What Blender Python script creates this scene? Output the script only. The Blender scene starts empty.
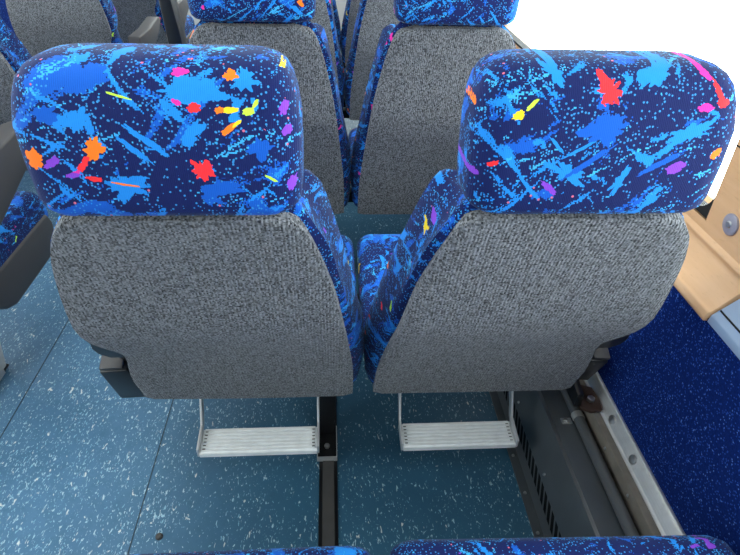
import bpy, bmesh, math, random
from mathutils import Vector, Matrix
R = math.radians
SC = bpy.context.scene
COL = SC.collection

# ------------------------------------------------------------------ camera, sky, exposure
cd = bpy.data.cameras.new('camera'); cam = bpy.data.objects.new('camera', cd); COL.objects.link(cam)
cd.sensor_fit = 'HORIZONTAL'; cd.sensor_width = 36.0; cd.lens = 579.3 / 740 * 36.0
cd.clip_start = 0.02
pi_, ya_, ro_ = R(34.88), R(4.461), R(1.89)
F = Vector((math.sin(ya_)*math.cos(pi_), math.cos(ya_)*math.cos(pi_), -math.sin(pi_)))
R0 = Vector((math.cos(ya_), -math.sin(ya_), 0)); U0 = R0.cross(F)
RV = R0*math.cos(ro_) + U0*math.sin(ro_); UV = RV.cross(F)
m = Matrix((RV, UV, -F)).transposed().to_4x4(); m.translation = (-.058, -.7757, 1.2279)
cam.matrix_world = m
SC.camera = cam
SC.view_settings.view_transform = 'Standard'; SC.view_settings.look = 'None'
SC.view_settings.gamma = 1; SC.view_settings.use_curve_mapping = False
SC.view_settings.exposure = 0.0

w = bpy.data.worlds.new('overcast_sky'); SC.world = w; w.use_nodes = True
bg = w.node_tree.nodes['Background']; bg.inputs[0].default_value = (.95, 1, .985, 1); bg.inputs[1].default_value = 7.8

XR, XL = .605, -1.955          # inner faces of the side walls at window height
WIN_R = [(-1.75, -.13), (.09, 1.72), (1.94, 3.55)]
WIN_L = [(-1.75, -.13), (.095, 1.72), (1.94, 3.55)]
WZ0, WZ1 = .738, 1.62
ZC = 1.95
YB, YF = -2.2, 4.6
def portal(name, loc, rot, sx, sy):
    l = bpy.data.lights.new(name, 'AREA'); l.shape = 'RECTANGLE'; l.size = sx; l.size_y = sy
    l.cycles.is_portal = True
    o = bpy.data.objects.new(name, l); COL.objects.link(o); o.location = loc; o.rotation_euler = rot
for a, b in WIN_R:
    portal('window_or_added_hatch_daylight', (XR+.06, (a+b)/2, (WZ0+WZ1)/2), (0, R(90), 0), WZ1-WZ0, b-a)
for a, b in WIN_L:
    portal('window_or_added_hatch_daylight', (XL-.06, (a+b)/2, (WZ0+WZ1)/2), (0, R(-90), 0), WZ1-WZ0, b-a)
portal('window_or_added_hatch_daylight', ((XR+XL)/2, YF+.06, 1.25), (R(-90), 0, 0), 2.2, .9)

portal('window_or_added_hatch_daylight', (-.675, .15, ZC+.07), (0, 0, 0), .69, 1.2)  # daylight through the added roof hatch

# ------------------------------------------------------------------ object helpers
def link(name, me, mat=None, parent=None):
    o = bpy.data.objects.new(name, me); COL.objects.link(o)
    if mat is not None: me.materials.append(mat)
    if parent is not None: o.parent = parent
    return o
def tag(o, label=None, cat=None, group=None, kind=None):
    if label: o['label'] = label
    if cat: o['category'] = cat
    if group: o['group'] = group
    if kind: o['kind'] = kind
    return o
def thing(name, loc, label, cat, group=None, rz=0):
    o = bpy.data.objects.new(name, None); COL.objects.link(o); o.location = loc; o.rotation_euler.z = rz
    o.empty_display_size = .05
    return tag(o, label, cat, group)

class MB:
    def __init__(s): s.v = []; s.f = []
    def add(s, vs, fs):
        k = len(s.v); s.v += [tuple(v) for v in vs]; s.f += [[i+k for i in f] for f in fs]; return s
    def box(s, x0, x1, y0, y1, z0, z1, M=None):
        vs = [Vector((x, y, z)) for z in (z0, z1) for y in (y0, y1) for x in (x0, x1)]
        if M is not None: vs = [M @ v for v in vs]
        return s.add(vs, [(0,2,3,1),(4,5,7,6),(0,1,5,4),(2,6,7,3),(0,4,6,2),(1,3,7,5)])
    def loft(s, rings, closed=True, cap=True):
        n = len(rings[0]); vs = [p for r in rings for p in r]; fs = []
        for i in range(len(rings)-1):
            for j in range(n if closed else n-1):
                a = i*n+j; b = i*n+(j+1) % n
                fs.append((a, b, b+n, a+n))
        if cap and closed:
            fs.append(tuple(range(n-1, -1, -1))); fs.append(tuple(range((len(rings)-1)*n, len(rings)*n)))
        return s.add(vs, fs)
    def tube(s, pts, r, n=12):
        pts = [Vector(p) for p in pts]; rings = []; up = None
        for i, p in enumerate(pts):
            d = (pts[min(i+1, len(pts)-1)] - pts[max(i-1, 0)]).normalized()
            a = Vector((0, 0, 1)) if abs(d.z) < .9 else Vector((1, 0, 0))
            if up is not None: a = up
            e1 = (a - d*a.dot(d)).normalized(); e2 = d.cross(e1); up = e1
            rr = r[i] if isinstance(r, (list, tuple)) else r
            rings.append([p + (e1*math.cos(t)+e2*math.sin(t))*rr for t in [2*math.pi*k/n for k in range(n)]])
        return s.loft(rings)
    def prism(s, poly, axis, a, b):
        """poly of 2D points extruded along axis from a to b"""
        def P(p, q):
            return {'x': (q, p[0], p[1]), 'y': (p[0], q, p[1]), 'z': (p[0], p[1], q)}[axis]
        return s.loft([[P(p, a) for p in poly], [P(p, b) for p in poly]])
    def build(s, name, mat, parent=None, bevel=0, seg=2, sharp=38, subsurf=0):
        me = bpy.data.meshes.new(name)
        bm = bmesh.new()
        vs = [bm.verts.new(v) for v in s.v]
        for f in s.f:
            try: bm.faces.new([vs[i] for i in f])
            except ValueError: pass
        bmesh.ops.remove_doubles(bm, verts=bm.verts, dist=1e-6)
        bmesh.ops.recalc_face_normals(bm, faces=bm.faces)
        if bevel:
            es = [e for e in bm.edges if len(e.link_faces) == 2 and e.calc_face_angle(0) > R(30)]
            bmesh.ops.bevel(bm, geom=es, offset=bevel, segments=seg, affect='EDGES', profile=.5, clamp_overlap=True)
        for f in bm.faces: f.smooth = True
        for e in bm.edges:
            if len(e.link_faces) == 2 and e.calc_face_angle(0) > R(sharp): e.smooth = False
        bm.to_mesh(me); bm.free()
        o = link(name, me, mat, parent)
        if subsurf:
            md = o.modifiers.new('subsurf', 'SUBSURF'); md.levels = subsurf; md.render_levels = subsurf
        return o

def interp(tab, x):
    """smooth curve through a table of (x, y): cubic Hermite with limited slopes"""
    if x <= tab[0][0]: return tab[0][1]
    if x >= tab[-1][0]: return tab[-1][1]
    d = [(q[1]-p[1])/(q[0]-p[0]) for p, q in zip(tab, tab[1:])]
    mm = [d[0]] + [0 if u*v <= 0 else 2*u*v/(u+v) for u, v in zip(d, d[1:])] + [d[-1]]
    for i in range(len(d)):
        if x <= tab[i+1][0]:
            h = tab[i+1][0]-tab[i][0]; t = (x-tab[i][0])/h
            return ((1+2*t)*(1-t)**2*tab[i][1] + t*(1-t)**2*h*mm[i] + t*t*(3-2*t)*tab[i+1][1] + t*t*(t-1)*h*mm[i+1])

# ------------------------------------------------------------------ materials
def newmat(name):
    mt = bpy.data.materials.new(name); mt.use_nodes = True
    nt = mt.node_tree; return mt, nt, nt.nodes['Principled BSDF']
class N:
    """small node-writing helper"""
    def __init__(s, nt): s.nt = nt
    def n(s, typ, ins=None, **kw):
        nd = s.nt.nodes.new(typ)
        for k, v in kw.items(): setattr(nd, k, v)
        for k, v in (ins or {}).items():
            if isinstance(v, bpy.types.NodeSocket): s.nt.links.new(v, nd.inputs[k])
            else: nd.inputs[k].default_value = v
        return nd
    def math(s, op, a, b=0.0, c=None):
        i = {0: a, 1: b}
        if c is not None: i[2] = c
        return s.n('ShaderNodeMath', i, operation=op).outputs[0]
    def vec(s, op, a, b=(0, 0, 0)):
        nd = s.n('ShaderNodeVectorMath', {0: a, 1: b}, operation=op)
        return nd.outputs[0]
    def mix(s, fac, a, b):
        nd = s.nt.nodes.new('ShaderNodeMix'); nd.data_type = 'RGBA'
        for k, v in ((0, fac), (6, a), (7, b)):
            if isinstance(v, bpy.types.NodeSocket): s.nt.links.new(v, nd.inputs[k])
            else: nd.inputs[k].default_value = v
        return nd.outputs[2]
    def noise(s, vec, scale, detail=2, rough=.5, dist=0.0):
        return s.n('ShaderNodeTexNoise', {'Vector': vec, 'Scale': scale, 'Detail': detail, 'Roughness': rough, 'Distortion': dist}).outputs['Fac']
    def step(s, v, lo, hi):
        return s.n('ShaderNodeMapRange', {0: v, 1: lo, 2: hi, 3: 0.0, 4: 1.0}).outputs[0]
    def mapping(s, vec, rot=(0, 0, 0), scale=(1, 1, 1), loc=(0, 0, 0)):
        return s.n('ShaderNodeMapping', {'Vector': vec, 'Rotation': rot, 'Scale': scale, 'Location': loc}).outputs[0]
    def bump(s, h, strength, dist, bsdf):
        b = s.n('ShaderNodeBump', {'Height': h, 'Strength': strength, 'Distance': dist})
        s.nt.links.new(b.outputs[0], bsdf.inputs['Normal'])
    def out(s, sock, bsdf, name): s.nt.links.new(sock, bsdf.inputs[name])

def srgb(r, g, b):
    return tuple(((c/255+.055)/1.055)**2.4 if c > 10 else c/255/12.92 for c in (r, g, b)) + (1,)

def plain(name, col, rough=.5, metal=0.0, spec=.5, bump=None, var=0.0, vscale=20):
    mt, nt, b = newmat(name); k = N(nt)
    b.inputs['Roughness'].default_value = rough; b.inputs['Metallic'].default_value = metal
    b.inputs['Specular IOR Level'].default_value = spec
    tc = k.n('ShaderNodeTexCoord').outputs['Object']
    n = k.noise(tc, vscale, 4)
    lo = tuple(c*(1-var) for c in col[:3])+(1,); hi = tuple(min(1, c*(1+var)) for c in col[:3])+(1,)
    k.out(k.mix(n, lo, hi), b, 'Base Color')
    if bump: k.bump(k.noise(tc, bump[0], 3), bump[1], bump[2], b)
    return mt

# splat group: star-shaped blot round a centre in the x-z plane of an object
def splat_group():
    g = bpy.data.node_groups.new('splat', 'ShaderNodeTree')
    for nm, ty in (('Vector', 'NodeSocketVector'), ('Center', 'NodeSocketVector'), ('Radius', 'NodeSocketFloat'),
                   ('Stretch', 'NodeSocketFloat'), ('Angle', 'NodeSocketFloat'), ('Spiky', 'NodeSocketFloat')):
        g.interface.new_socket(nm, in_out='INPUT', socket_type=ty)
    g.interface.new_socket('Mask', in_out='OUTPUT', socket_type='NodeSocketFloat')
    k = N(g); gi = g.nodes.new('NodeGroupInput'); go = g.nodes.new('NodeGroupOutput'); I = gi.outputs
    p = k.vec('SUBTRACT', I['Vector'], I['Center'])
    p = k.vec('MULTIPLY', p, (1, 0, 1))
    p = k.n('ShaderNodeVectorRotate', {'Vector': p, 'Axis': (0, 1, 0), 'Angle': I['Angle']}, rotation_type='AXIS_ANGLE').outputs[0]
    sx = k.n('ShaderNodeSeparateXYZ', {0: p})
    px = k.math('DIVIDE', sx.outputs[0], I['Stretch'])
    p2 = k.n('ShaderNodeCombineXYZ', {0: px, 1: 0.0, 2: sx.outputs[2]}).outputs[0]
    d = k.n('ShaderNodeVectorMath', {0: p2}, operation='LENGTH').outputs['Value']
    dirv = k.vec('NORMALIZE', p2)
    ang = k.noise(k.vec('ADD', k.vec('SCALE', dirv), k.vec('MULTIPLY', I['Center'], (37, 0, 53))), 1.7, 1)
    # SCALE node default is 1
    sp = k.math('MULTIPLY', k.math('SUBTRACT', ang, .42), I['Spiky'])
    wob = k.math('MULTIPLY', k.math('SUBTRACT', k.noise(I['Vector'], 260.0, 1), .5), .7)
    rr = k.math('MULTIPLY', I['Radius'], k.math('ADD', k.math('ADD', .8, sp), wob))
    mask = k.math('LESS_THAN', d, rr)
    g.links.new(mask, go.inputs[0])
    return g
SPLAT = splat_group()
for nd in SPLAT.nodes:
    if nd.type == 'VECT_MATH' and nd.operation == 'SCALE': nd.inputs['Scale'].default_value = 1.0

RED, PINK, ORANGE = (.9, .03, .04, 1), (.72, .03, .33, 1), (.95, .19, .015, 1)
YELLOW, GREEN, PURPLE = (.85, .62, .02, 1), (.52, .85, .06, 1), (.22, .05, .55, 1)
NAVY, MID, LIGHT, CYAN = (.0042, .011, .085, 1), (.005, .095, .50, 1), (.012, .225, .70, 1), (.045, .38, .76, 1)

def fabric(name, accents=None, shift=(0, 0, 0), blobs=None):
    """jacquard moquette: navy ground, blue brush strokes, woven dots, bright paint splats"""
    mt, nt, b = newmat(name); k = N(nt)
    b.inputs['Roughness'].default_value = .85; b.inputs['Specular IOR Level'].default_value = .2
    b.inputs['Sheen Weight'].default_value = .1; b.inputs['Sheen Roughness'].default_value = .4
    b.inputs['Sheen Tint'].default_value = (.6, .85, 1, 1)
    tc = k.n('ShaderNodeTexCoord').outputs['Object']
    if accents is None:
        rnd = k.n('ShaderNodeObjectInfo').outputs['Random']
        off = k.vec('SCALE', (2.3, 9.1, 6.7)); off.node.inputs['Scale'].default_value = 1.0
        nt.links.new(rnd, off.node.inputs['Scale'])
        vec = k.vec('ADD', tc, off)
    else:
        vec = k.vec('ADD', tc, shift)
    sn = k.vec('SNAP', vec, (.0014, .0014, .0017))
    wn = k.n('ShaderNodeTexWhiteNoise', {'Vector': sn}, noise_dimensions='3D').outputs['Value']
    wc = k.math('SUBTRACT', wn, .5)
    def strokes(col, ang, sc, th, c, seed, dith=.05, dist=.9):
        p = k.n('ShaderNodeVectorRotate', {'Vector': sn, 'Axis': (0, 1, 0), 'Angle': R(ang)}, rotation_type='AXIS_ANGLE').outputs[0]
        p = k.vec('ADD', k.vec('MULTIPLY', p, sc), (seed, seed*1.7, seed*.6))
        nn = k.math('MULTIPLY_ADD', wc, dith, k.noise(p, 1.0, 3, .55, dist))
        return k.mix(k.math('GREATER_THAN', nn, th), col, c)
    # solid mid-blue shapes on navy
    col = strokes(NAVY, 35, (13, 16, 22), .60, MID, 2.0)
    # woven dots all over the ground
    vd = k.n('ShaderNodeTexVoronoi', {'Vector': vec, 'Scale': 285.0})
    vc = k.n('ShaderNodeSeparateColor', {0: vd.outputs['Color']})
    area = k.noise(k.vec('ADD', sn, (1, 5, 2)), 16, 1)
    dots = k.math('MULTIPLY', k.math('LESS_THAN', vd.outputs['Distance'], .33), k.math('LESS_THAN', vc.outputs[0], k.math('MULTIPLY_ADD', area, 1.5, -.28)))
    col = k.mix(dots, col, (.035, .235, .58, 1))
    # light-blue strokes in two diagonal directions, fine sprays and solid blots
    col = strokes(col, 38, (9, 14, 46), .635, LIGHT, 3.0)
    col = strokes(col, -42, (10, 16, 52), .64, LIGHT, 9.0)
    col = strokes(col, 25, (20, 24, 95), .665, CYAN, 5.0, .10)
    col = strokes(col, 10, (17, 17, 24), .655, LIGHT, 7.0, .03, 1.6)
    d2 = k.n('ShaderNodeTexVoronoi', {'Vector': vec, 'Scale': 150.0})
    d2c = k.n('ShaderNodeSeparateColor', {0: d2.outputs['Color']})
    pk = k.math('MULTIPLY', k.math('LESS_THAN', d2.outputs['Distance'], .22), k.math('MULTIPLY', k.math('GREATER_THAN', d2c.outputs[1], .93), k.math('GREATER_THAN', k.noise(sn, 11, 1), .5)))
    col = k.mix(pk, col, (.60, .13, .22, 1))
    if accents is None:
        # scattered splats: warped Voronoi cells, one colour each
        wv = k.vec('ADD', sn, k.vec('MULTIPLY', k.vec('SUBTRACT', k.n('ShaderNodeTexNoise', {'Vector': sn, 'Scale': 45.0, 'Detail': 1.0}).outputs['Color'], (.5, .5, .5)), (.045, .045, .045)))
        vo = k.n('ShaderNodeTexVoronoi', {'Vector': k.mapping(wv, rot=(0, R(40), 0), scale=(1, 1, 1.5)), 'Scale': 16.0})
        sc = k.n('ShaderNodeSeparateColor', {0: vo.outputs['Color']})
        ramp = k.n('ShaderNodeValToRGB', {0: sc.outputs[0]})
        ramp.color_ramp.interpolation = 'CONSTANT'
        el = ramp.color_ramp.elements
        el[0].position = 0; el[0].color = RED; el[1].position = .2; el[1].color = PURPLE
        for p, c in ((.36, ORANGE), (.52, PINK), (.68, GREEN), (.78, YELLOW), (.88, PINK)):
            e = el.new(p); e.color = c
        near = k.math('LESS_THAN', vo.outputs['Distance'], k.math('MULTIPLY_ADD', sc.outputs[1], .13, .09))
        keep = k.math('GREATER_THAN', sc.outputs[2], .34)
        col = k.mix(k.math('MULTIPLY', near, keep), col, ramp.outputs[0])
    else:
        for (x, z, r, st, an, spk, c) in accents:
            gnd = nt.nodes.new('ShaderNodeGroup'); gnd.node_tree = SPLAT
            nt.links.new(tc, gnd.inputs['Vector'])
            gnd.inputs['Center'].default_value = (x, 0, z); gnd.inputs['Radius'].default_value = r
            gnd.inputs['Stretch'].default_value = st; gnd.inputs['Angle'].default_value = R(an); gnd.inputs['Spiky'].default_value = spk
            col = k.mix(gnd.outputs[0], col, c)
    k.out(col, b, 'Base Color')
    rib = k.n('ShaderNodeTexWave', {'Vector': tc, 'Scale': 160.0, 'Distortion': .3}, bands_direction='X').outputs['Fac']
    k.bump(k.math('ADD', k.math('MULTIPLY', rib, .4), k.math('MULTIPLY', wn, .6)), .25, .002, b)
    return mt

def seat_carpet():
    mt, nt, b = newmat('grey_ribbed_carpet'); k = N(nt)
    b.inputs['Roughness'].default_value = .95; b.inputs['Specular IOR Level'].default_value = .1
    b.inputs['Sheen Weight'].default_value = .15
    tc = k.n('ShaderNodeTexCoord').outputs['Object']
    ch = k.n('ShaderNodeTexWhiteNoise', {'Vector': k.vec('SNAP', tc, (.0021, .0021, .0030))}, noise_dimensions='3D').outputs['Value']
    fine = k.noise(k.mapping(tc, scale=(1, 1, .55)), 420, 2, .7)
    big = k.noise(tc, 22, 3)
    rib = k.n('ShaderNodeTexWave', {'Vector': tc, 'Scale': 66.0, 'Distortion': 1.2, 'Detail': 1.0}, bands_direction='X').outputs['Fac']
    v = k.math('MULTIPLY_ADD', ch, .85, k.math('MULTIPLY', fine, .6))
    v = k.math('MULTIPLY_ADD', rib, .12, v)
    v = k.math('MULTIPLY_ADD', big, .14, v)
    cr = k.n('ShaderNodeValToRGB', {0: k.math('MULTIPLY', v, .60)})
    e = cr.color_ramp.elements
    e[0].position = .2; e[0].color = srgb(18, 19, 22); e[1].position = .8; e[1].color = srgb(139, 142, 147)
    k.out(cr.outputs[0], b, 'Base Color')
    k.bump(k.math('MULTIPLY_ADD', rib, .6, fine), .55, .003, b)
    return mt

def wall_carpet():
    mt, nt, b = newmat('blue_flecked_carpet'); k = N(nt)
    b.inputs['Roughness'].default_value = .95; b.inputs['Specular IOR Level'].default_value = .1
    tc = k.n('ShaderNodeTexCoord').outputs['Object']
    ch = k.n('ShaderNodeTexWhiteNoise', {'Vector': k.vec('SNAP', tc, (.0022, .0022, .0022))}, noise_dimensions='3D').outputs['Value']
    fine = k.noise(tc, 260, 2, .7)
    col = k.mix(fine, (.0015, .006, .060, 1), (.006, .030, .20, 1))
    col = k.mix(k.math('GREATER_THAN', ch, .90), col, (.022, .08, .36, 1))
    col = k.mix(k.math('GREATER_THAN', ch, .985), col, (.10, .22, .60, 1))
    k.out(col, b, 'Base Color'); k.bump(fine, .5, .003, b)
    return mt

def vinyl():
    mt, nt, b = newmat('blue_green_vinyl'); k = N(nt)
    tc = k.n('ShaderNodeTexCoord').outputs['Object']
    big = k.noise(tc, 3.2, 4, .6); mid = k.noise(tc, 26, 4, .65)
    px = k.n('ShaderNodeSeparateXYZ', {0: tc}).outputs[0]
    # shade between the seats painted darker into the vinyl, lit aisle paler
    lit_aisle = k.step(k.math('ADD', px, k.math('MULTIPLY', k.math('SUBTRACT', big, .5), .35)), -.12, -.62)
    shade_tone = k.mix(k.step(big, .3, .7), srgb(44, 82, 106), srgb(54, 98, 124))
    lit_tone = k.mix(k.step(big, .3, .7), srgb(70, 106, 136), srgb(84, 121, 152))
    col = k.mix(lit_aisle, shade_tone, lit_tone)
    col = k.mix(k.math('MULTIPLY', k.step(mid, .45, .8), .5), col, srgb(52, 92, 114))
    # pale chips pressed into the sheet, drawn out along the bus
    chips = k.noise(k.vec('ADD', tc, (2, 9, 0)), 7, 3, .6)
    for sc, rot, th, seed, c in (((130, 55, 1), -14, .712, 0, srgb(186, 212, 222)), ((230, 95, 1), -28, .712, 4, srgb(140, 186, 206)), ((90, 40, 1), -8, .74, 8, srgb(226, 228, 222)), ((190, 75, 1), -40, .705, 12, srgb(170, 205, 220))):
        mp = k.mapping(tc, rot=(0, 0, R(rot)), scale=sc, loc=(seed, seed, 0))
        nn = k.math('MULTIPLY_ADD', k.math('SUBTRACT', chips, .5), .16, k.noise(mp, 1.0, 2, .55, .6))
        nn = k.math('MULTIPLY_ADD', lit_aisle, .026, nn)
        col = k.mix(k.math('MULTIPLY', k.step(nn, th-.045, th), .72), col, c)
    dirt = k.noise(k.vec('ADD', tc, (5, 5, 0)), 9, 5, .7)
    col = k.mix(k.math('MULTIPLY', k.step(dirt, .62, .8), .45), col, srgb(44, 72, 88))
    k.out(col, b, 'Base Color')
    k.out(k.n('ShaderNodeMapRange', {0: mid, 1: .3, 2: .7, 3: .32, 4: .5}).outputs[0], b, 'Roughness')
    b.inputs['Specular IOR Level'].default_value = .25
    k.bump(mid, .12, .004, b)
    return mt

def woodlook():
    mt, nt, b = newmat('beech_laminate'); k = N(nt)
    b.inputs['Roughness'].default_value = .42
    tc = k.n('ShaderNodeTexCoord').outputs['Object']
    g = k.noise(k.mapping(tc, scale=(60, 3.0, 40)), 1.0, 4, .6, .5)
    s = k.noise(k.mapping(tc, scale=(300, 60, 300)), 1.0, 2)
    col = k.mix(g, srgb(214, 164, 116), srgb(236, 190, 144))
    col = k.mix(k.math('MULTIPLY', k.step(s, .6, .8), .25), col, srgb(170, 118, 76))
    k.out(col, b, 'Base Color')
    return mt

def brushed(name, col, rough=.38, metal=1.0, sc=(400, 6, 400)):
    mt, nt, b = newmat(name); k = N(nt)
    b.inputs['Metallic'].default_value = metal
    tc = k.n('ShaderNodeTexCoord').outputs['Object']
    g = k.noise(k.mapping(tc, scale=sc), 1.0, 3, .6)
    d = k.noise(tc, 30, 4, .6)
    c = k.mix(g, tuple(x*.75 for x in col[:3])+(1,), col)
    c = k.mix(k.math('MULTIPLY', k.step(d, .5, .8), .35), c, tuple(x*.45 for x in col[:3])+(1,))
    k.out(c, b, 'Base Color')
    k.out(k.n('ShaderNodeMapRange', {0: d, 1: .3, 2: .7, 3: rough-.08, 4: rough+.12}).outputs[0], b, 'Roughness')
    return mt

def glassmat():
    mt = bpy.data.materials.new('window_glass'); mt.use_nodes = True; nt = mt.node_tree
    nt.nodes.clear(); k = N(nt)
    lw = k.n('ShaderNodeLayerWeight', {'Blend': .5}).outputs['Facing']
    fr = k.n('ShaderNodeMath', {0: k.math('POWER', lw, 5.0), 1: .6, 2: .04}, operation='MULTIPLY_ADD')
    t = k.n('ShaderNodeBsdfTransparent', {0: (.93, .96, .97, 1)}); g = k.n('ShaderNodeBsdfGlossy', {'Roughness': .02})
    mx = k.n('ShaderNodeMixShader', {0: fr.outputs[0], 1: t.outputs[0], 2: g.outputs[0]})
    o = k.n('ShaderNodeOutputMaterial', {0: mx.outputs[0]})
    return mt

M_FAB = fabric('splash_moquette')
M_CARP = seat_carpet(); M_WCARP = wall_carpet(); M_FLOOR = vinyl(); M_WOOD = woodlook(); M_GLASS = glassmat()
M_ALU = brushed('brushed_aluminium', (.84, .85, .86, 1), .42, .75)
M_TREAD = plain('grooved_alloy', (.86, .88, .89, 1), .45, .15, var=.12, vscale=60)
M_STEEL = brushed('brushed_steel', (.42, .43, .45, 1), .4)
M_DUCT = plain('dark_grey_painted_metal', srgb(84, 90, 95), .28, .08, var=.25, vscale=14)
M_PIPE = plain('grey_painted_pipe', srgb(104, 108, 112), .35, .3, var=.15)
M_BLACK = plain('black_plastic', srgb(28, 29, 32), .45, var=.15)
M_DPLAS = plain('charcoal_plastic', srgb(62, 60, 62), .55, bump=(500, .15, .001), var=.08)
M_RUB = plain('black_rubber', srgb(64, 63, 62), .6, var=.3, vscale=30)
M_BMET = plain('black_enamelled_steel', srgb(24, 25, 28), .4, .2, var=.2)
M_GREYP = plain('light_grey_laminate', srgb(150, 170, 196), .4, var=.04)
M_GREYW = plain('off_white_plastic', srgb(205, 208, 206), .5, var=.03)
M_CEIL = plain('pale_ceiling_laminate', srgb(225, 225, 222), .6, var=.03)
M_DWOOD = plain('weathered_wood_strip', srgb(122, 116, 108), .65, var=.3, vscale=40)
M_DARK = plain('dark_void_lining', srgb(12, 12, 13), .9)
M_SCREW = plain('screw_steel', (.5, .5, .5, 1), .35, .9)
M_RUST = plain('rusty_steel', srgb(70, 52, 44), .6, .4, var=.5, vscale=90)
M_CUFF = plain('grey_plastic_disc', srgb(150, 146, 158), .45, var=.05)

# ------------------------------------------------------------------ the setting
def struct(o): o['kind'] = 'structure'; return o
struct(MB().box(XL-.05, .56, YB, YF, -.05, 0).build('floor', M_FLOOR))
HX0, HX1, HY0, HY1 = -1.02, -.33, -.45, .75          # unseen glazed roof hatch added over the aisle to light headrest tops and floor
mb = MB().box(XL-.1, HX0, YB, YF, ZC, ZC+.05).box(HX1, XR+.1, YB, YF, ZC, ZC+.05)
mb.box(HX0, HX1, YB, HY0, ZC, ZC+.05).box(HX0, HX1, HY1, YF, ZC, ZC+.05)
struct(mb.build('ceiling', M_CEIL))
struct(MB().box(HX0, HX1, HY0, HY1, ZC+.052, ZC+.058).build('window_8', M_GLASS))  # glazing of the added hatch
struct(MB().box(XL-.1, XR+.1, YB-.05, YB, -.05, ZC+.05).build('wall_back', M_GREYW))
# front wall with windscreen opening
mb = MB().box(XL-.1, XR+.1, YF, YF+.05, -.05, .8).box(XL-.1, XR+.1, YF, YF+.05, 1.7, ZC+.05)
mb.box(XL-.1, XL+.1, YF, YF+.05, .8, 1.7).box(XR-.1, XR+.1, YF, YF+.05, .8, 1.7)
struct(mb.build('wall_front', M_GREYW))
def side_wall(name, sgn, xin, wins, mat):
    """vertical skin between z .70 and the ceiling with window openings"""
    mb = MB(); x0, x1 = (xin, xin+.06) if sgn > 0 else (xin-.06, xin)
    mb.box(x0, x1, YB, YF, WZ1, ZC)
    mb.box(x0, x1, YB, YF, .70, WZ0)
    ys = [YB] + [v for a in wins for v in a] + [YF]
    for a, b in zip(ys[::2], ys[1::2]): mb.box(x0, x1, a, b, WZ0, WZ1)
    return struct(mb.build(name, mat))
side_wall('trim_1', 1, XR, WIN_R, M_WOOD)
side_wall('trim_2', -1, XL, WIN_L, M_WOOD)
# carpeted lower side walls
struct(MB().box(.56, .66, YB, YF, -.05, .64).build('wall_right', M_WCARP))
struct(MB().box(XL-.06, XL+.045, YB, YF, -.05, .64).build('wall_left', M_WCARP))
# sloping wooden ledge between carpet and windows (right), ends at y = -.03, pale panel behind it
prof_w = [(.553, .634), (.551, .640), (.556, .652), (.562, .655), (.598, .694), (.601, .704), (.598, .712), (.606, .722), (.66, .722), (.66, .634)]
struct(MB().prism(prof_w, 'y', -.064, YF).build('trim_3', M_WOOD, bevel=.0025))
prof_g = [(.557, .636), (.560, .650), (.602, .690), (.606, .715), (.66, .715), (.66, .636)]
pg = MB().prism(prof_g, 'y', YB, -.067)
struct(pg.build('trim_4', M_GREYP, bevel=.002))
struct(MB().tube([(.5705, YB+.02, .6605), (.5705, -.07, .6605)], .0016, 6).build('trim_5', M_DARK))
prof_l = [(XL+.052, .634), (XL+.05, .652), (XL+.005, .70), (XL, .722), (XL-.05, .722), (XL-.05, .634)]
struct(MB().prism(prof_l, 'y', YB, YF).build('trim_6', M_WOOD, bevel=.002))
# window rubbers + panes
def rr(y0, y1, z0, z1, r, n=6):
    pts = []
    for cy, cz, a0 in ((y1-r, z1-r, 0), (y0+r, z1-r, 90), (y0+r, z0+r, 180), (y1-r, z0+r, 270)):
        for i in range(n+1):
            a = R(a0+90*i/n); pts.append((cy+r*math.cos(a), cz+r*math.sin(a)))
    return pts
def window(i, xin, sgn, y0, y1):
    # gasket: rounded opening inside the rectangular hole
    inner = rr(y0+.004, y1-.004, WZ0+.007, WZ1-.006, .05); n = 7
    outer = [(min(max(y, y0), y1), z) for y, z in rr(y0-.001, y1+.001, WZ0-.001, WZ1+.001, .002)]
    xa, xb = xin+sgn*.004, xin+sgn*.03
    mb = MB(); mb.loft([[(xa, y, z) for y, z in outer], [(xa, y, z) for y, z in inner], [(xb, y, z) for y, z in inner], [(xb, y, z) for y, z in outer]], cap=False)
    fr = struct(mb.build('window_%d' % i, M_GASK))
    pn = MB().loft([[(xin+sgn*.018, y, z) for y, z in inner], [(xin+sgn*.022, y, z) for y, z in inner]])
    p = pn.build('pane', M_GLASS, fr)
M_GASK = plain('black_window_rubber', srgb(26, 27, 28), .6)
for i, (a, b) in enumerate(WIN_R): window(i+1, XR, 1, a, b)
for i, (a, b) in enumerate(WIN_L): window(i+4, XL, -1, a, b)
mb = MB().box(XL+.1, XR-.1, YF+.02, YF+.026, .8, 1.7); struct(mb.build('window_7', M_GLASS))
M_SEAM = plain('vinyl_weld', srgb(36, 58, 72), .6)
# seams where vinyl sheets meet
for i, x in enumerate((-.51, -.925)):
    struct(MB().box(x-.0012, x+.0012, YB+.01, YF-.01, 0, .0012).build('trim_%d' % (7+i), M_SEAM))
# joint line in the wooden window pillar
struct(MB().box(XR-.0008, XR, -.12, .09, .878, .8805).build('trim_9', M_DARK))

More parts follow.
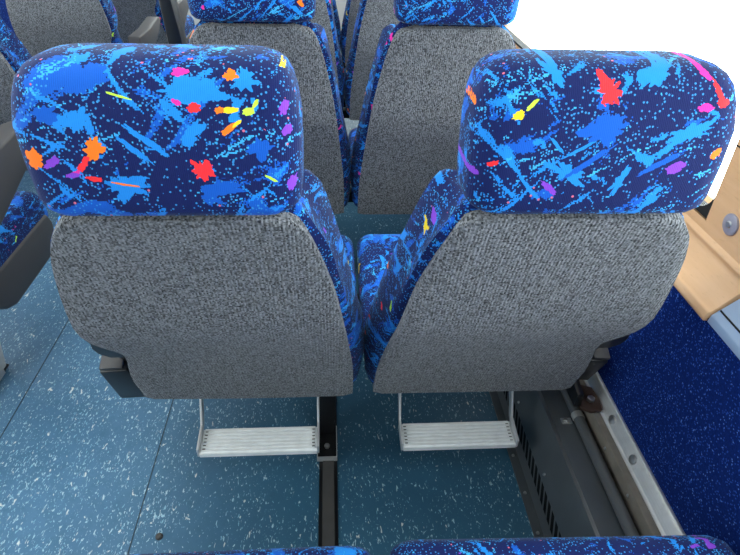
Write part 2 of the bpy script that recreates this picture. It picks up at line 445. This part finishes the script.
# ------------------------------------------------------------------ seats
def seat_mats(accents=None): pass
ARC = 10
BODY_IN = [(.012, .208), (.12, .213), (.24, .206), (.35, .196), (.46, .181), (.54, .167), (.585, .153), (.615, .138), (.64, .11)]
BODY_OUT = [(.012, .196), (.10, .196), (.20, .186), (.25, .178), (.285, .190), (.33, .203), (.42, .198), (.51, .180), (.575, .156), (.605, .140), (.64, .11)]
PAN_IN = [(0, .209), (.1, .208), (.24, .197), (.367, .185), (.484, .165), (.55, .150), (.58, .139), (.597, .124), (.606, .09)]
PAN_OUT = [(0, .204), (.09, .200), (.17, .185), (.235, .171), (.265, .181), (.30, .196), (.35, .199), (.41, .193), (.50, .176), (.56, .155), (.585, .139), (.60, .122), (.608, .09)]

def make_seat(name, loc, label, group, mirror=1, recline=24.9, head_mat=None, outer=True, footrest=True, hinge='aisle', armrest=None, seed=0, cshift=-.02):
    """mirror=+1: outer (wall/aisle) side at -x"""
    t = thing(name, loc, label, 'seat', group)
    a = R(recline); dv = (-math.sin(a), math.cos(a)); nv = (math.cos(a), math.sin(a))
    def B(u, s, q): return (mirror*u, s*dv[0]+q*nv[0], .36+s*dv[1]+q*nv[1])
    # backrest: lofted cross-sections
    side = [(-.035, 0), (-.010, .001), (-.001, .008), (.009, .022), (.017, .045), (.017, .075), (.007, .10), (-.02, .116), (-.06, .112)]
    rings = []
    ss = [.012, .018, .03, .05, .1, .15, .2, .235, .26, .285, .31, .34, .38, .42, .46, .5, .53, .555, .58, .60, .618, .63, .637, .64]
    for s0 in ss:
        e = max(0, (s0-.56)/.08); s = s0 if s0 < .5 else .5+(s0-.5)*.84; sh = 1-.62*e**2.4
        ui, uo = interp(BODY_IN, s0), interp(BODY_OUT, s0)
        ring = []
        bl = 1-1.9*min(1, max(0, (s0-.2)/.3))
        for du, q in side: ring.append(B(ui+(du*bl if du > 0 else du)*(1-.5*e), s-.55*q*e, .058+(q-.058)*sh))
        for du, q in reversed(side): ring.append(B(-(uo+(du*bl if du > 0 else du)*(1-.5*e)), s-.55*q*e, .058+(q-.058)*sh))
        rings.append(ring)
    br = MB().loft(rings).build('backrest', M_FAB, t, sharp=60)
    # carpet panel on the rear of the backrest
    rows = [0, .012, .03, .06, .09, .13, .17, .205, .235, .25, .265, .285, .31, .34, .37, .41, .45, .49, .52, .55, .568, .58, .59, .597, .603, .607]
    K = 22; mb = MB(); g = []
    for s in rows:
        ui, uo = interp(PAN_IN, s), interp(PAN_OUT, s); row = []
        for j in range(K+1):
            f = j/K; u = -uo+(ui+uo)*f
            edge = min(f, 1-f)*(ui+uo)
            q = -.024*(1/(1+((s-.355)/.11)**2)) - .0045 - .003*math.sin(7*u+seed)*math.sin(9*s+seed)
            if edge < .012: q += .0045*(1-edge/.012)**1.5
            row.append(B(u, s, q))
        g.append(row)
    for i in range(len(g)-1):
        for j in range(K): mb.add([g[i][j], g[i][j+1], g[i+1][j+1], g[i+1][j]], [(0, 1, 2, 3)])
    # rolled rim so the panel has thickness
    loop = [g[0][j] for j in range(K+1)] + [g[i][K] for i in range(1, len(g))] + [g[-1][j] for j in range(K-1, -1, -1)] + [g[i][0] for i in range(len(g)-2, 0, -1)]
    off = (0, nv[0]*.014, nv[1]*.014)
    lp2 = [tuple(p[i]+off[i] for i in range(3)) for p in loop]
    mb.loft([loop, lp2], cap=False)
    mb.build('carpet_panel', M_CARP, br, sharp=50)
    # headrest: stacked rounded rectangles
    yb, zb = .61*dv[0], .36+.61*dv[1]
    hx = 0; rings = []
    tilt = math.tan(R(max(0, 24.9-recline)*.0))
    prof = [(-.008, .030), (-.0065, .018), (-.002, .008), (.006, .002), (.018, 0), (.06, -.001), (.10, -.001), (.13, .0), (.147, .004), (.158, .010), (.165, .018), (.169, .029), (.171, .042)]
    for dz, ins in prof:
        hw = .1395 - ins + (-.003 if dz > .1 else 0); dp = .056-ins*.9
        r = min(max(.012, .034-ins*.5), dp*.92); ring = []
        cy = yb-.028+.056 + (0.004 if dz > .12 else 0) + .012*max(0, dz-.03)/.14
        zf = zb+.011+dz*.905
        for sx, sy, a0 in ((1, 1, 0), (-1, 1, 90), (-1, -1, 180), (1, -1, 270)):
            for i in range(6):
                an = R(a0+90*i/5)
                x = sx*(hw-r)+r*math.cos(an); y = sy*(dp-r)+r*math.sin(an)
                bul = .006*(1-(x/hw)**2) if ins < .02 else .003
                if x < 0: x *= 1+.042*min(1, max(0, dz)/.09); x += .010*max(0, (dz-.11)/.06)**3
                ring.append((mirror*x, cy+y+(bul if y > 0 else -bul*.7), zf - .006*max(0, y/.05)*(dz > .1)))
        rings.append(ring)
    hd = MB().loft(rings).build('headrest', head_mat or M_FAB, t, sharp=60)
    # seat cushion
    rings = []
    for y, dz, hh in ((.075, .0, .045), (.09, 0, .055), (.14, 0, .058), (.25, -.004, .058), (.37, .0, .058), (.415, .001, .058), (.440, -.001, .055), (.455, -.008, .047), (.463, -.019, .035), (.466, -.032, .018)):
        ring = []; hw = .246-(.058-hh)*.35; r = min(.035, hh*.75); cz = .417+dz
        for sx, sz, a0 in ((1, 1, 0), (-1, 1, 90), (-1, -1, 180), (1, -1, 270)):
            for i in range(6):
                an = R(a0+90*i/5); x = sx*(hw-r)+r*math.cos(an); z = sz*(hh-r)+r*math.sin(an)
                ring.append((mirror*(x+cshift), y, cz+z))
        rings.append(ring)
    MB().loft(rings).build('cushion', M_FAB, t, sharp=60)
    pan = MB().box(-.20, .20, .07, .40, .335, .365)
    pan.v = [(mirror*(v[0]+cshift*.5), v[1], v[2]) for v in pan.v]
    pan.build('seat_pan', M_BMET, t, bevel=.008)
    # recliner hinge on the outer side
    if hinge:
        mb = MB()
        q0 = [(-.185, .315), (-.203, .30), (-.222, .265), (-.229, .228), (-.226, .205), (-.211, .188), (-.175, .188), (-.165, .25)]
        mb.loft([[B(u, s, .004) for u, s in q0], [B(u, s, .055) for u, s in q0]])
        mb.build('recliner_hinge', M_BLACK, t, bevel=.005)
        q1 = [(-.251, .128), (-.20, .135), (-.185, .06), (-.205, -.012), (-.258, -.016)] if hinge == 'aisle' else [(-.236, .128), (-.195, .135), (-.18, .09), (-.20, .03), (-.234, .026)]
        mb = MB().loft([[B(u, s, .002) for u, s in q1], [B(u, s, .062) for u, s in q1]])
        mb.build('hinge_cover', M_BLACK, t, bevel=.005)
        q2 = [(-.249, .131), (-.205, .137), (-.205, .146), (-.247, .142)] if hinge == 'aisle' else [(-.235, .131), (-.2, .137), (-.2, .146), (-.234, .142)]
        MB().loft([[B(u, s, .004) for u, s in q2], [B(u, s, .060) for u, s in q2]]).build('hinge_cap', M_DPLAS, t, bevel=.003)
        q3 = [(-.215, .20), (-.19, .20), (-.175, .02), (-.205, .02)]
        MB().loft([[B(u, s, .022) for u, s in q3], [B(u, s, .05) for u, s in q3]]).build('hinge_arm', M_BMET, t, bevel=.003)
    if armrest == 'raised':
        p = [(-.206, .1), (-.238, .1), (-.242, .4), (-.236, .70), (-.212, .72), (-.202, .5)]
        MB().loft([[B(u, s, .125) for u, s in p], [B(u, s, .18) for u, s in p]]).build('armrest', M_BLACK, t, bevel=.008)
    if armrest in ('down', 'long'):
        mb = MB(); x0, x1 = -.300, -.245
        poly = [(-.07, .655), (.10, .655), (.27, .672), (.305, .664), (.31, .645), (.25, .60), (.10, .555), (-.01, .50), (-.07, .52)]
        if armrest == 'down': poly = [(y, z-.03) for y, z in poly]
        if armrest == 'long': poly = [(-.07, .655), (.10, .655), (.40, .68), (.445, .672), (.45, .645), (.36, .575), (.16, .512), (-.01, .48), (-.07, .50)]
        mb.loft([[(mirror*x0, y, z) for y, z in poly], [(mirror*x1, y, z) for y, z in poly]])
        mb.build('armrest', M_DPLAS, t, bevel=.008, seg=3)
        poly = [(.03, .405), (.43, .405), (.45, .37), (.44, .31), (.40, .287), (.16, .285), (.12, .30), (.04, .36)]
        MB().loft([[(mirror*-.272, y, z) for y, z in poly], [(mirror*-.225, y, z) for y, z in poly]]).build('side_panel', M_DPLAS, t, bevel=.01, seg=3)
    if footrest:
        fx = .131
        mb = MB().box(-fx, fx, -.002, .064, -.011, 0)
        nR = 7
        for i in range(nR):
            y = .003+i*.0092
            mb.box(-fx+.004, fx-.004, y, y+.0052, 0, .0035)
        Mf = Matrix.Translation((0, .022, .152)) @ Matrix.Rotation(R(4), 4, 'X')
        fr = MB(); 
        mb.v = [tuple(Mf @ Vector(v)) for v in mb.v]
        tr = mb.build('footrest', M_TREAD, t)
        for sx in (-1, 1):
            sl_ = MB()
            for i in range(nR-1):
                y = .0084+i*.0092
                sl_.box(sx*(fx-.008)-.003, sx*(fx-.008)+.003, y, y+.0034, .0005, .0016)
            sl_.v = [tuple(Mf @ Vector(v)) for v in sl_.v]
            sl_.build('end_slots', M_DARK, tr)
        for sx in (-1, 1):
            arm = MB()
            pts = [(.0, -.012), (.066, -.012), (.066, .002), (.078, .006), (.135, .09), (.15, .175), (.125, .175), (.112, .10), (.062, .020), (.0, .014)]
            x0, x1 = sx*(fx+.0005), sx*(fx+.0055)
            arm.loft([[tuple(Mf @ Vector((x0, y, z))) for y, z in pts], [tuple(Mf @ Vector((x1, y, z))) for y, z in pts]])
            arm.build('arm', M_ALU, tr, bevel=.001)
    return t

def seat_frame(t, ox, wall=True, flip=1, legmat=None, lx=None):
    """common under-frame of a pair, bolted to the floor track and to the side-wall rail"""
    t = MB().box(-.44, .47, .19, .23, .295, .333).box(-.44, .47, .34, .375, .295, .333).build('seat_frame', M_BMET, t, bevel=.004)
    t.location.x = ox
    if flip < 0: t.rotation_euler.z = 0
    if lx is None: lx = -.078*flip
    mb = MB().loft([[(lx-.02, .185, .006), (lx+.02, .185, .006), (lx+.02, .225, .006), (lx-.02, .225, .006)],
                    [(lx-.024, .19, .16), (lx+.024, .19, .16), (lx+.024, .25, .16), (lx-.024, .25, .16)],
                    [(lx-.03, .19, .296), (lx+.03, .19, .296), (lx+.03, .375, .296), (lx-.03, .375, .296)]])
    mb.build('leg', legmat or M_BMET, t, bevel=.004)
    fp = MB().box(lx-.024, lx+.024, .108, .23, .007, .013)
    fl = MB().box(lx-.0255, lx-.0235, .106, .20, .005, .026).box(lx+.0235, lx+.0255, .106, .20, .005, .026).box(lx-.0255, lx+.0255, .104, .107, .005, .020)
    fl.build('flange', M_ALU, t)
    fp.build('foot_plate', M_BMET, t, bevel=.001)
    hexa = [(lx+.0075*math.cos(R(60*i)), .142+.0075*math.sin(R(60*i))) for i in range(6)]
    MB().prism(hexa, 'z', .013, .021).build('bolt', M_SCREW, t, bevel=.001)
    if wall:
        xw = .50*flip
        poly = [(.03, .30), (.17, .333), (.36, .333), (.36, .30), (.28, .262), (.03, .262)]
        MB().prism([(y, z) for y, z in poly], 'x', .475*flip, .492*flip).build('wall_leg', M_BMET, t, bevel=.004)
        pl = [(.492*flip, .03), (.512*flip, .018), (.538*flip, .022), (.544*flip, .05), (.540*flip, .09), (.492*flip, .11)]
        MB().prism(pl, 'z', .2535, .262).build('wall_bracket', M_RUST, t, bevel=.0015)
        hexa = [(.521*flip+.009*math.cos(R(60*i)), .049+.009*math.sin(R(60*i))) for i in range(6)]
        MB().prism(hexa, 'z', .262, .271).build('bolt', M_SCREW, t, bevel=.001)
    return t

# splats of the two nearest headrests: (x, z, radius, stretch, angle, spikiness, colour), z measured in the seat's own frame
H1L = [(-.062, 1.062, .013, 2.2, 8, 1.5, MID), (.040, 1.052, .013, 2.2, -4, 1.8, LIGHT), (-.070, 1.027, .009, 1.2, 30, 2.5, LIGHT), (-.036, .960, .009, 2.6, 4, 1.8, LIGHT), (.035, 1.012, .007, 2.2, 55, 2.5, LIGHT),
       (.055, .955, .008, 3.0, 6, 1.5, MID), (-.010, 1.008, .004, 7, -38, 1.2, LIGHT), (-.022, .998, .003, 8, -42, 1.2, LIGHT), (.09, 1.062, .008, 1.6, 0, 2, LIGHT), (.10, 1.0, .010, 1.3, 0, 2, MID), (-.10, 1.03, .008, 1.6, 0, 1.5, MID),
       (.042, .978, .0105, 1.0, 0, 2.6, RED), (-.060, .999, .0095, 1.1, 60, 2.0, ORANGE), (-.074, .983, .0035, 3.2, 52, 1, RED), (-.083, .974, .003, 2.0, 30, 1, PINK), (-.066, .968, .0035, 2.6, -8, 1, RED), (-.038, .962, .0013, 14, -10, .6, ORANGE),
       (-.121, .988, .010, 1.2, 70, 1, ORANGE), (.040, 1.038, .0048, 1.5, 0, .8, RED), (.024, 1.043, .0025, 2.5, -25, .8, PINK),
       (.074, 1.036, .0032, 3.0, 4, .8, YELLOW), (.064, 1.036, .0034, 1.6, 0, .8, ORANGE), (.092, 1.035, .0042, 1.6, 10, .8, GREEN), (.099, 1.042, .002, 3.0, 55, .8, GREEN), (.072, 1.019, .0038, 2.8, 32, .8, ORANGE), (.080, 1.024, .002, 3, 35, .8, YELLOW),
       (.028, 1.068, .0036, 2.4, 8, 1.0, PINK), (.076, 1.066, .0045, 1.5, 0, 1.4, ORANGE), (.110, .968, .0016, 6, -35, 1, GREEN), (-.104, .985, .0042, 2.6, 35, 1, PURPLE), (-.086, .972, .003, 3, 5, 1, PURPLE),
       (.126, 1.036, .005, 1.4, 70, 1, PURPLE), (.128, 1.015, .005, 1.3, 60, 1, PURPLE), (.13, .958, .006, 1.6, 70, 1, PURPLE), (.128, 1.075, .005, 2, 50, 1, YELLOW), (-.03, 1.048, .0012, 12, -15, .6, GREEN)]
H1R = [(-0.009, 1.020, .015, 1.5, 10, 2.0, MID), (-0.043, .975, .008, 2.4, -30, 2.8, LIGHT), (-0.057, 1.004, .0022, 6, -45, 1, LIGHT), (-0.031, 1.0, .002, 10, 30, 1, LIGHT), (-0.021, .985, .0035, 9, 38, 1, MID), (0.084, 1.018, .009, 2.4, 18, 2, LIGHT), (0.059, .985, .0035, 9, 30, .8, MID), (0.019, .965, .0055, 3, 70, 2, LIGHT),
       (0.039, 1.07, .009, 2.2, 30, 2.4, LIGHT), (-0.066, 1.072, .007, 2.0, -40, 2.2, LIGHT), (-0.091, 1.0, .006, 2, 0, 2, MID),
       (-0.009, 1.056, .0120, 1.0, 0, 3.0, RED), (-0.100, 1.033, .0048, 1.6, 30, 1, YELLOW), (-0.087, 1.043, .0022, 4, 42, .8, GREEN), (-0.138, 1.064, .0035, 3.5, 75, 1, ORANGE), (-0.139, 1.036, .002, 6, 80, 1, ORANGE),
       (0.089, 1.073, .0036, 3, -42, 1, PINK), (0.105, 1.056, .0036, 4.0, -55, 1, RED), (0.112, 1.046, .005, 1.4, 0, 1.6, RED), (0.093, 1.041, .004, 2.4, 5, 1, PINK), (0.076, .980, .007, 1.5, 25, 1, PURPLE), (-0.056, .957, .0038, 3.6, -38, 1, PURPLE),
       (-0.001, 1.091, .0035, 2.6, -15, 1, YELLOW), (-0.043, 1.093, .003, 3.4, 5, 1, PINK), (-0.120, .983, .003, 2.2, 30, 1, RED), (-0.137, .969, .0045, 1.6, 0, 1, PURPLE), (0.117, .995, .005, 1.6, 40, 1, ORANGE)]
M_H1L = fabric('splash_moquette_near_left', H1L, (.31, .2, .43))
M_H1R = fabric('splash_moquette_near_right', H1R, (.77, .52, .13))

P = .8335
G = 'patterned coach seats'
def pair(n, y, recline, labels, left_kw=None, right_kw=None, x0=0.0, frame=True):
    l = make_seat('bus_seat', (x0-.23, y, 0), labels[0], G, 1, recline, seed=n, **(left_kw or {}))
    r = make_seat('bus_seat', (x0+.23, y, 0), labels[1], G, -1, recline, seed=n+5, **(right_kw or {}))
    if frame: seat_frame(l, .23)
    return r
pair(1, .06, 24.9, ['nearest whole seat on the left, blue splash pattern, grey carpet back, beside the aisle',
                    'nearest whole seat on the right, blue splash pattern, grey carpet back, beside the wall'],
     dict(head_mat=M_H1L), dict(head_mat=M_H1R, hinge='wall'))
r0 = pair(0, .053-P, 24.9, ['blue patterned seat cushion edge at the bottom, left of the two cut off there',
                      'blue patterned seat cushion edge at the bottom right corner, the wider of two'])
r0.rotation_euler.z = R(-1.5)
pair(2, .82, 17, ['grey-backed patterned seat directly behind the left near headrest, black armrest folded up beside it',
                  'grey-backed patterned seat beside the bright window, partly behind the right near headrest'],
     dict(armrest='raised', hinge=None, footrest=False), dict(footrest=False))
pair(3, .82+P, 20, ['narrow grey strip of a seat, left side of the gap between the second-row seats',
                    'grey strip of a seat, right side of the gap between the second-row seats'],
     dict(hinge=None, footrest=False), dict(hinge=None, footrest=False))
pair(4, .82+2*P, 20, ['farthest left seat, a thin blue edge deep in the gap between seats',
                      'farthest right seat, a thin grey strip deep in the gap between seats'],
     dict(hinge=None, footrest=False), dict(hinge=None, footrest=False))
XP = -1.375
for n, (y, rec, lab) in enumerate([
        (.31, 24.9, 'seat at the left edge across the aisle showing patterned cushion, dark armrest and side panel'),
        (1.145, 24.9, 'seat across the aisle at the top left corner, mostly its dark blue shoulder'),
        (1.98, 18, 'broad grey-backed seat across the aisle in the top left, above the left near headrest'),
        (2.75, 18, 'dark grey-backed seat across the aisle, farthest of the left side, beside the folded black armrest')]):
    t = make_seat('bus_seat', (XP+.23-(.03 if n >= 2 else 0), y, 0), lab, G, -1, rec, hinge=None, footrest=False, armrest='down' if n else 'long', seed=n)
    seat_frame(t, -.23, flip=-1, legmat=M_GREYW, lx=.335)

make_seat('bus_seat', (XP-.29, 1.98, 0), 'sliver of a dark seat back at the extreme top left corner, beside the far wall', G, 1, 18, hinge=None, footrest=False, seed=9)

# ------------------------------------------------------------------ floor and wall fittings
tr = thing('seat_rail', (-.075, 0, 0), 'black floor rail running along the teal floor between the two footrests', 'rail')
MB().box(-.0225, .0225, YB+.05, YF-.3, 0, .003).build('base_strip', M_BMET, tr)
MB().box(-.014, .014, YB+.05, YF-.3, .003, .0068).build('ridge', M_RUB, tr)

du = thing('heater_duct', (0, 0, 0), 'dark grey metal heater duct with slanted vent slots along the right-hand floor edge', 'heater duct')
y0d, y1d = -1.2, 3.6
# front face with real slanted slots
mb = MB()
mb.box(.392, .418, y0d, y1d, 0, .0025)
fx = .414
def face(ya, yb, za, zb): mb.add([(fx, ya, za), (fx, yb, za), (fx, yb, zb), (fx, ya, zb)], [(0, 1, 2, 3)])
face(y0d, y1d, .0025, .050); 
ys0, ys1, pitch, sl = -.34, .62, .0245, .016
face(y0d, ys0, .05, .098); face(ys1+.03, y1d, .05, .098)
y = ys0; prev = ys0
nsl = int((ys1-ys0)/pitch)
for i in range(nsl):
    a = ys0+i*pitch
    mb.add([(fx, a, .05), (fx, a+.0085, .05), (fx, a+.0085+sl, .098), (fx, a+(sl if i else 0), .098)], [(0, 1, 2, 3)])
a = ys0+nsl*pitch
mb.add([(fx, a, .05), (fx, ys1+.03, .05), (fx, ys1+.03, .098), (fx, a+sl, .098)], [(0, 1, 2, 3)])
face(y0d, y1d, .098, .105)
mb.add([(fx, y0d, .105), (fx, y1d, .105), (.442, y1d, .193), (.442, y0d, .193)], [(0, 1, 2, 3)])
mb.add([(.447, y0d, .198), (.447, y1d, .198), (.559, y1d, .200), (.559, y0d, .200)], [(0, 1, 2, 3)])
mb.build('casing', M_DUCT, du)
MB().box(.424, .428, y0d, y1d, .005, .10).build('inner_lining', M_DARK, du)
for x, y in ((.402, .165), (.402, .055), (.402, -.05), (.402, .40)):
    MB().tube([(x, y, .0025), (x, y, .006)], [.0042, .003], 10).build('screw', M_SCREW, du)
for x, y, z in ((.4145, .235, .125), (.416, .02, .12)):
    MB().tube([(x, y, z), (x-.003, y, z+.001)], [.004, .003], 10).build('screw', M_SCREW, du)
MB().add([(.4415, y0d, .192), (.4415, y1d, .192), (.4475, y1d, .1985), (.4475, y0d, .1985), (.445, y0d, .19), (.445, y1d, .19)], [(0, 1, 2, 3), (0, 1, 5, 4), (3, 2, 5, 4)]).build('edge_strip', M_STEEL, du)  # thin steel strip along the top bend, paler than the casing
# pipe on top
pp = thing('heating_pipe', (.502, 0, .2135), 'slim grey metal heating pipe lying on the dark duct', 'pipe')
MB().tube([(0, y0d+.1, 0), (0, 3.4, 0)], .012, 16).build('tube', M_PIPE, pp)
for y in (.105, 1.0, -.7):
    c = MB(); arc = [(.0138*math.cos(R(a)), .0138*math.sin(R(a))) for a in range(-20, 201, 20)]; arc2 = [(.0121*math.cos(R(a)), .0121*math.sin(R(a))) for a in range(200, -21, -20)]
    c.prism([(p[0], p[1]) for p in arc+arc2], 'y', y-.008, y+.008)
    c.box(-.036, -.0125, y-.008, y+.008, -.0145, -.0115)
    cl = c.build('pipe_clip', M_ALU, pp)
    MB().tube([(-.027, y, -.0115), (-.027, y, -.007)], .004, 8).build('screw', M_SCREW, cl)
# wall rail
wr = thing('wall_rail', (0, 0, 0), 'aluminium seat rail with wooden insert and round rivets at the foot of the blue carpet', 'rail')
MB().prism([(.520, .2), (.537, .2), (.537, .250), (.520, .250)], 'y', y0d, y1d).build('wooden_strip', M_DWOOD, wr, bevel=.002)
MB().prism([(.5365, .2), (.56, .2), (.56, .284), (.554, .284), (.550, .279), (.542, .254), (.5365, .252)], 'y', y0d, y1d).build('metal_flange', M_ALU, wr, bevel=.001)
for y in (.047, -.058, -.34, .9, 1.3):
    c = Vector((.5445, y, .268)); n = Vector((-.96, 0, .28))
    MB().tube([c-n*.002, c+n*.002, c+n*.0035], [.010, .010, .006], 14).build('rivet', M_SCREW, wr)
for y in (.0, -.115, .3): MB().tube([(.5205, y, .232), (.518, y, .2325)], [.004, .003], 8).build('screw', M_SCREW, wr)
# disc on the wooden pillar
gd = thing('wall_fastener', (XR, .028, .765), 'grey round plastic fastener with a central screw on the beech wall panel', 'fastener')
MB().tube([(0, 0, 0), (-.003, 0, 0), (-.0045, 0, 0)], [.0185, .0185, .0165], 24).build('disc', M_CUFF, gd)
MB().tube([(-.0045, 0, 0), (-.007, 0, 0)], [.0065, .005], 14).build('screw', M_SCREW, gd)
# small black anchor in the floor
tag(MB().tube([(-.452, -.021, 0), (-.452, -.021, .004), (-.452, -.021, .006)], [.0085, .0075, .005], 14).build('floor_plug', M_RUB),
    'small round black plug in the teal floor near the bottom edge, left of the footrests', 'plug')
